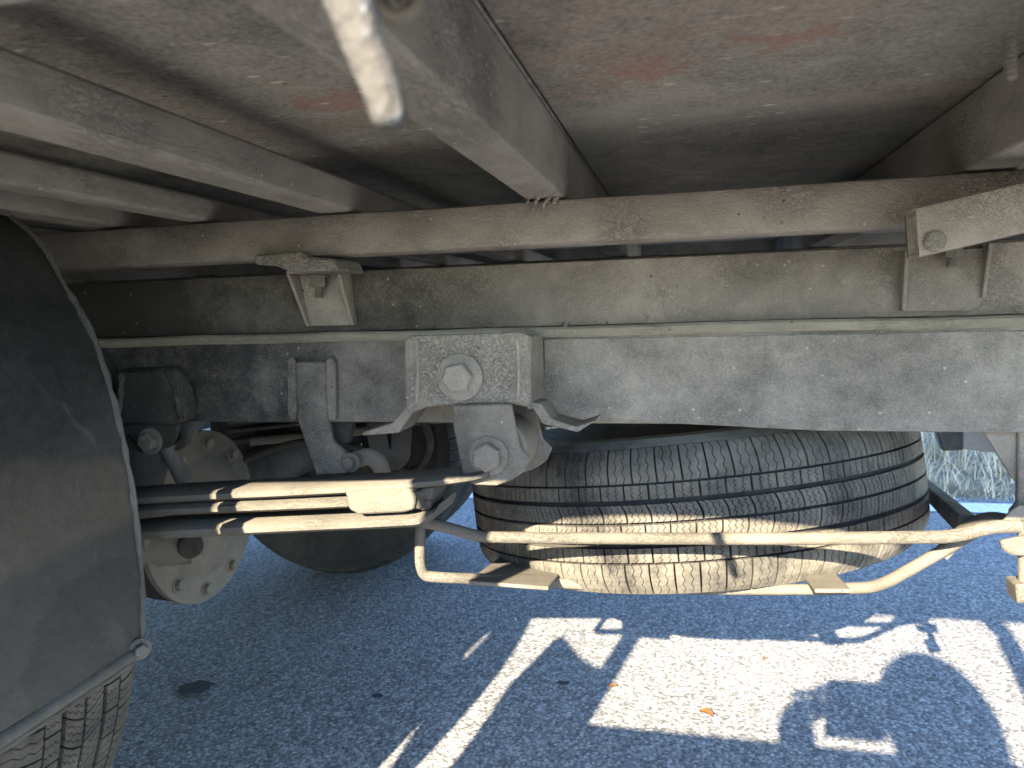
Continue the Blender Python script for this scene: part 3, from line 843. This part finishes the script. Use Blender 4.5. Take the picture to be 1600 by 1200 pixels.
obj('hem_edge', hem2, 'lip', mg, smooth=True)
c = U(203, 1012, y=.652)+Vector((.012, 0, 0))
obj('bolt', hexbolt(c, (.8, -.6, 0), .0075, .008, 1.6), 'guard', mg)
mir(mg)

# ---- cradle for the spare wheel
cage = empty_part('spare_cradle', U(1100, 900, y=.9), truck)
P = round_path([U(662, 816, y=.875), U(700, 824, y=.875), U(748, 839, y=.872), U(900, 841, y=.868), U(1200, 842, y=.866), U(1490, 839, y=.866), U(1548, 823, y=.868), U(1592, 822, y=.872)], .04)
obj('front_bar', tube(P, .0072, 14), 'cage', cage, smooth=True)
P = round_path([U(657, 812, y=.885), U(656, 880, y=.885), U(662, 900, y=.888), U(700, 903, y=.89), U(780, 905, y=.93), U(900, 913, y=.965), U(1100, 921, y=.965), U(1280, 921, y=.95), U(1362, 918, y=.925), U(1390, 908, y=.91), U(1488, 852, y=.90), U(1530, 826, y=.89)], .022)
obj('lower_bar', tube(P, .0070, 14), 'cage', cage, smooth=True)
# cross flats carrying the wheel
for (pa, pb_) in (((735, 893), (860, 902)), ((1270, 905), (1326, 905))):
    A0 = U(pa[0], pa[1]+8, y=.90); A1 = U(pb_[0], pb_[1]+8, y=.90)
    zz = min(A0.z, A1.z)
    q = Vector((A0.x, .885, A0.z)); q2 = Vector((A1.x, .885, A1.z))
    far = 1.70; dz = -.11
    prism([q, q2, Vector((A1.x, far, A1.z+dz)), Vector((A0.x, far, A0.z+dz))], (0, 0, -.005), None, .001) if False else None
    bb = prism([q, q2, Vector((q2.x, far, q2.z-.12)), Vector((q.x, far, q.z-.12))], (0, 0, -.005), None, .001)
    obj('carrier_flat', bb, 'cage', cage)
# arch bar and brace to the far side
P = smooth_path([U(1470, 866, y=.915), U(1500, 836, y=.915), U(1530, 816, y=.915), U(1556, 812, y=.91), U(1580, 822, y=.90)], 5)
obj('arch_strap', tube(P, .01, 12, flat=(.0055, .012)), 'cage', cage, smooth=True)
obj('far_brace', tube([U(1512, 822, y=.93), U(1440, 756, y=1.55)], .01, 12, flat=(.013, .010)), 'dark', cage, smooth=True)
P = [Vector((-.33, 1.72, .30)), Vector((.36, 1.72, .38))]
obj('far_bar', tube(P, .0078, 12), 'cage', cage, smooth=True)
for xx, z_ in ((-.33, .30), (.36, .38)):
    obj('end_hanger', tube(round_path([(xx, 1.72, z_), (xx, 1.72, .60)], .01), .0078, 10), 'cage', cage, smooth=True)
# rear hanger post with gusset and clamp bolt
hp = pxprism([(1592, 672), (1640, 672), (1640, 812), (1588, 812), (1578, 800), (1590, 786)], .90, .908, .0015)
pxprism([(1536, 674), (1592, 674), (1592, 757), (1580, 745)], .905, .910, .0012, hp)
ph_ = obj('hanger_post', hp, 'subf', cage)
cp = pxprism([(1563, 846), (1640, 830), (1640, 868), (1598, 870), (1580, 868), (1568, 860)], .872, .879, .002)
obj('clamp_plate', cp, 'cage', cage)
c = U(1601, 812, y=.885); e = U(1603, 915, y=.885)
prof = [(0, 0)]; z = 0; L = (e-c).length
while z < L: prof += [(.0075, z), (.0066, z+.0012)]; z += .0024
prof += [(0, z)]
obj('threaded_rod', lathe(prof, 16, axis_mat(c, e-c)), 'cage', cage)
obj('square_nut', pxprism([(1587, 914), (1625, 912), (1627, 940), (1590, 944)], .872, .90, .0015), 'cage', cage)
obj('wing_plate', pxprism([(1578, 800), (1592, 790), (1640, 790), (1640, 815), (1566, 817)], .886, .890, .001), 'subf', cage)

# far-side under-run panel with slanted side, exhaust, hoses and far bits
pn = pxprism([(1452, 640), (1610, 640), (1610, 712), (1540, 706), (1505, 702), (1472, 704)], 2.28, 2.31, .003)
obj('tail_panel', pn, 'bluegrey', truck)
obj('tail_panel_side', pxprism([(1452, 640), (1506, 640), (1506, 703), (1474, 705)], 2.262, 2.278, .003), 'dark', truck)
ex = round_path([(-1.9, 1.42, .52), (-1.1, 1.46, .60), (-.75, 1.46, .58), (-.5, 1.52, .52), (-.42, 1.6, .5), (.5, 1.62, .49)], .1)
obj('exhaust_pipe', tube(ex, .032, 18), 'axle', truck, smooth=True)
obj('exhaust_silencer', tube([(-2.0, 1.40, .5), (-1.95, 1.40, .5), (-1.25, 1.44, .56), (-1.2, 1.44, .57)], [.05, .10, .10, .05], 24), 'dark', truck, smooth=True)
obj('propeller_shaft', tube([(-2.6, YC, .50), (-1.12, DY, DZ+.02)], .045, 20), 'dark', truck, smooth=True)
hs = smooth_path([U(660, 652, y=1.0), U(672, 700, y=1.1), U(640, 735, y=1.2), U(560, 700, y=1.2), U(470, 690, y=1.25), U(380, 720, y=1.2)], 8)
obj('brake_hose', tube(hs, .006, 10), 'rubber_block', truck, smooth=True)
hs = smooth_path([U(390, 690, y=1.35), U(450, 685, y=1.4), U(520, 680, y=1.45), U(600, 668, y=1.5)], 6)
obj('brake_pipe', tube(hs, .009, 10), 'axle', truck, smooth=True)

tk = bmesh.new(); box(-2.7, -1.55, 1.72, 2.3, .36, .78, .05, tk, 3)
obj('far_light_block', tk, 'dark', truck, smooth=True)  # unseen block added on the far side to cut fill light
obj('near_light_block', box(-2.6, -1.6, .28, .80, .36, .80, .02, None, 2), 'dark', truck, smooth=True)  # unseen block added on the near side to darken the left underside
# rope hook and ring on the side rail, right by the lens
YH = .197
hk = [U(508, -110, y=YH), U(530, -30, y=YH), U(551, 20, y=YH), U(573, 80, y=YH), U(597, 145, y=YH), U(607, 178, y=YH), U(611, 192, y=YH), U(613, 200, y=YH)]
rr = [v*.80 for v in (.0085, .0082, .0078, .0071, .0066, .0062, .0050, .0026)]
P = smooth_path(hk, 5); rr2 = [rr[min(7, i//5)]+(rr[min(7, i//5+1)]-rr[min(7, i//5)])*(i % 5)/5 for i in range(len(P))]
obj('rope_hook', wobble(tube(P, rr2, 24), .0005, 90), 'hook', truck, smooth=True)
rc = U(628, -6, y=.28); tor = []
for k in range(33):
    a_ = k/32*2*math.pi; tor.append(rc+Vector((.0078*math.cos(a_), .001*math.sin(a_), .0078*math.sin(a_))))
rg = tube(tor, .0024, 10, cap=False); cyl(rc+Vector((0, .004, 0)), rc+Vector((0, -.001, 0)), .0035, 16, .001, rg)
obj('rail_eyelet', rg, 'bolt', truck, smooth=True)

# side guard along the near edge (below and beside the picture, seen by its shadow)
YG = .10
gt = back(1060, 1148, YG).z
gx0 = back(910, 1130, YG).x
guard = empty_part('side_guard', (0, YG, .5), truck)
obj('guard_board', box(gx0-.03, .62, YG-.012, YG+.012, gt-.15, gt, .004), 'cage', guard)
pc = back(948, 1050, YG).x
def post(x, wd, z0=.40, z1=.86): obj('guard_post', box(x-wd/2, x+wd/2, YG-.032, YG-.014, z0, z1, .003), 'cage', guard)
post(pc, .040)
post(back(1575, 1010, YG).x, .04)
for x in (pc, back(1575, 1010, YG).x): obj('guard_stay', box(x-.018, x+.018, YG-.03, .20, .862, .89, .003), 'cage', guard)
# unseen chamfered box added beside the wheel, outline shaped to cast a shadow
bx = [back(a_, b_, YG-.05) for a_, b_ in ((905, 1040), (876, 1004), (862, 1010), (785, 1088), (762, 1125), (708, 1200))]
pts = bx+[bx[-1]-Vector((0, 0, .1)), Vector((pc, bx[0].y, bx[-1].z-.1)), Vector((pc, bx[0].y, bx[0].z-.03))]
obj('shadow_box', prism(pts, (0, .04, 0), None, .004), 'dark', guard)
pl = [back(a_, b_, YG-.05) for a_, b_ in ((815, 955), (740, 1090), (640, 1200))]
pr_ = [back(a_, b_, YG-.05) for a_, b_ in ((690, 1065), (655, 1130), (610, 1200))]
low = pl[-1]-Vector((0, 0, .12)); low2 = pr_[-1]-Vector((0, 0, .12))
obj('guard_end_plate', prism([Vector((pl[0].x, pl[0].y, .93)), pl[0], pl[1], pl[2], low, low2, pr_[2], pr_[1], pr_[0], Vector((pr_[0].x-.01, pr_[0].y, .93))], (0, .012, 0), None, .002), 'cage', guard)
ql = [back(a_, b_, YG-.05) for a_, b_ in ((690, 1065), (640, 1110), (545, 1200))]
fleck_holes = [[back(a_, b_, YG-.05) for a_, b_ in sl_] for sl_ in (  # holes added and placed to throw light flecks on the road
    ((470, 1090), (486, 1074), (500, 1066), (520, 1060), (508, 1070), (488, 1082)), ((712, 1014), (718, 1003), (732, 998), (728, 1008)),
    ((218, 958), (218, 950), (232, 949)), ((168, 1100), (176, 1093), (186, 1088), (180, 1096)))]
outl = [Vector((-2.6, 0, .95)), Vector((pl[0].x-.008, 0, .95)), Vector((pl[0].x-.03, 0, ql[0].z+.02)), ql[0], ql[1], ql[2], Vector((ql[2].x-.03, 0, .22)), Vector((-2.6, 0, .22))]
def inside(p, poly):
    c_ = False
    for i in range(len(poly)):
        a_, b_ = poly[i-1], poly[i]
        if (a_.z > p[1]) != (b_.z > p[1]) and p[0] < (b_.x-a_.x)*(p[1]-a_.z)/(b_.z-a_.z)+a_.x: c_ = not c_
    return c_
def plate(outline, holes, y0, step, xr, zr):
    b = bmesh.new(); nx_ = int((xr[1]-xr[0])/step); nz_ = int((zr[1]-zr[0])/step); gv = {}
    def v(i, j):
        if (i, j) not in gv: gv[i, j] = b.verts.new((xr[0]+i*step, y0, zr[0]+j*step))
        return gv[i, j]
    for i in range(nx_):
        for j in range(nz_):
            p = (xr[0]+(i+.5)*step, zr[0]+(j+.5)*step)
            if inside(p, outline) and not any(inside(p, h_) for h_ in holes): b.faces.new((v(i, j), v(i+1, j), v(i+1, j+1), v(i, j+1)))
    bmesh.ops.solidify(b, geom=b.faces[:], thickness=.004)
    return b
sk1 = [p.copy() for p in outl]; sk1[0].x = sk1[-1].x = -1.36
obj('light_block_skirt', plate(sk1, fleck_holes, YG-.05, .004, (-1.36, -.4), (.2, .95)), 'guard', guard)  # unseen skirt added to keep light off the left side
obj('light_block_panel', box(-2.7, -1.365, YG-.05, YG-.046, .22, .95, .001), 'guard', guard)  # forward run of the added skirt, also blocking light

# ------------------------------------------------------------------ the photographer, crouching behind the lens
def skin_chain(me_name, verts, edges, radii, root=0):
    me = bpy.data.meshes.new(me_name); me.from_pydata(verts, edges, [])
    o = bpy.data.objects.new(me_name, me); C.objects.link(o)
    md = o.modifiers.new('skin', 'SKIN'); md.use_smooth_shade = True
    for i, r_ in enumerate(radii):
        me.skin_vertices[0].data[i].radius = (r_, r_)
    me.skin_vertices[0].data[root].use_root = True
    ss = o.modifiers.new('sub', 'SUBSURF'); ss.levels = 2; ss.render_levels = 2
    return o
px0 = .09; OY = -.44
person = thing('person', (px0, OY-.2, 0), 'crouching person in dark jacket holding a phone out beside the truck', 'person')
V = [(px0, OY-.28, .36), (px0, OY-.24, .52), (px0, OY-.14, .68), (px0, OY-.06, .78), (px0, OY-.03, .85),
     (px0-.16, OY-.05, .77), (px0-.24, OY+.06, .60), (px0-.135, -.12, .70),
     (px0+.17, OY-.05, .77), (px0+.25, OY+.06, .60), (px0+.02, -.12, .69),
     (px0-.10, OY-.26, .34), (px0-.17, OY+.10, .47), (px0-.16, OY-.14, .08), (px0-.17, OY+.04, .04),
     (px0+.10, OY-.26, .34), (px0+.19, OY+.10, .46), (px0+.18, OY-.14, .08), (px0+.19, OY+.04, .04)]
E_ = [(0, 1), (1, 2), (2, 3), (3, 4), (3, 5), (5, 6), (6, 7), (3, 8), (8, 9), (9, 10), (0, 11), (11, 12), (12, 13), (13, 14), (0, 15), (15, 16), (16, 17), (17, 18)]
Rd = [.15, .15, .16, .12, .06, .075, .055, .04, .075, .055, .04, .10, .075, .05, .045, .10, .075, .05, .045]
o = skin_chain('body', V, E_, Rd); o.parent = person; o.location = -WP['person']; o.data.materials.append(M['cloth'])
# head: shaped ellipsoid with brow, nose, chin, ears
hb = bmesh.new(); bmesh.ops.create_uvsphere(hb, u_segments=32, v_segments=24, radius=1)
for v in hb.verts:
    x, y, z = v.co
    sx = .076*(1-.18*max(0, -z)); sy = .098; sz = .118
    X, Y_, Z = x*sx, y*sy, z*sz
    if y > .6 and abs(x) < .25 and -.35 < z < .1: Y_ += .022*(1-abs(x)/.25)*(1-abs(z+.15)/.3)
    if z < -.55 and y > .2: Y_ += .012
    if y > .7 and .05 < z < .25 and .2 < abs(x) < .6: Y_ -= .008
    v.co = (X, Y_, Z)
for s in (-1, 1):
    e_ = bmesh.new(); bmesh.ops.create_uvsphere(e_, u_segments=12, v_segments=8, radius=1)
    for v in e_.verts: v.co = Vector((v.co.x*.010+s*.077, v.co.y*.018-.005, v.co.z*.032-.005))
    join(hb, e_)
HC = Vector((px0+.005, OY+.06, .905))
bmesh.ops.transform(hb, matrix=Matrix.Translation(HC) @ Matrix.Rotation(-.25, 4, 'X'), verts=hb.verts)
obj('head', hb, 'skin', person, smooth=True)
ht = bmesh.new(); bmesh.ops.create_uvsphere(ht, u_segments=32, v_segments=20, radius=1)
bmesh.ops.delete(ht, geom=[v for v in ht.verts if v.co.z < -.15 and v.co.y > -.2 or v.co.z < -.6], context='VERTS')
for v in ht.verts: v.co = Vector((v.co.x*.096, v.co.y*.112-.008, v.co.z*.128+.010))
bmesh.ops.transform(ht, matrix=Matrix.Translation(HC) @ Matrix.Rotation(-.25, 4, 'X'), verts=ht.verts)
obj('knit_hat', ht, 'hair', person, smooth=True)
# phone held in both hands just behind the lens position
phn = obj('phone', box(-.018, .078, -.016, -.008, .672, .782, .003, seg=2), 'phone'); phn['label'] = 'black phone held sideways by the crouching person'; phn['category'] = 'phone'
for s, wx, hx_ in ((-1, px0-.16, -.020), (1, px0+.02, .064)):
    W = Vector((wx, -.12, .70 if s < 0 else .69)); K = Vector((hx_+s*(.060 if s < 0 else .022), -.055, .725 if s < 0 else .765))
    vs_ = [tuple(W), tuple(K)]; ed = [(0, 1)]; rd = [.030, .036]
    ho = skin_chain('hand', vs_+[tuple(K+Vector((0, .012, .02))), tuple(K+Vector((0, .010, -.02)))], ed+[(1, 2), (1, 3)], rd+[.018, .018]); ho.parent = person; ho.location = -WP['person']; ho.data.materials.append(M['skin'])
    for f in range(4):
        z_ = .745-.017*f+(.012 if s < 0 else 0); L = (.028, .032, .030, .024)[f]
        fp = [K+Vector((0, .012, z_-.72)), Vector((hx_+s*.016, -.026, z_+.004)), Vector((hx_+s*.006, -.0035-.002, z_+.003)), Vector((hx_-s*L*.6, -.0025-.002, z_))]
        obj('finger', tube(smooth_path(fp, 4), .0065, 10), 'skin', person, smooth=True)
    tp = [K+Vector((-s*.01, .0, .015)), Vector((hx_-s*.008, -.028, .735)), Vector((hx_-s*.035, -.024, .738))]
    obj('thumb', tube(smooth_path(tp, 4), .008, 10), 'skin', person, smooth=True)
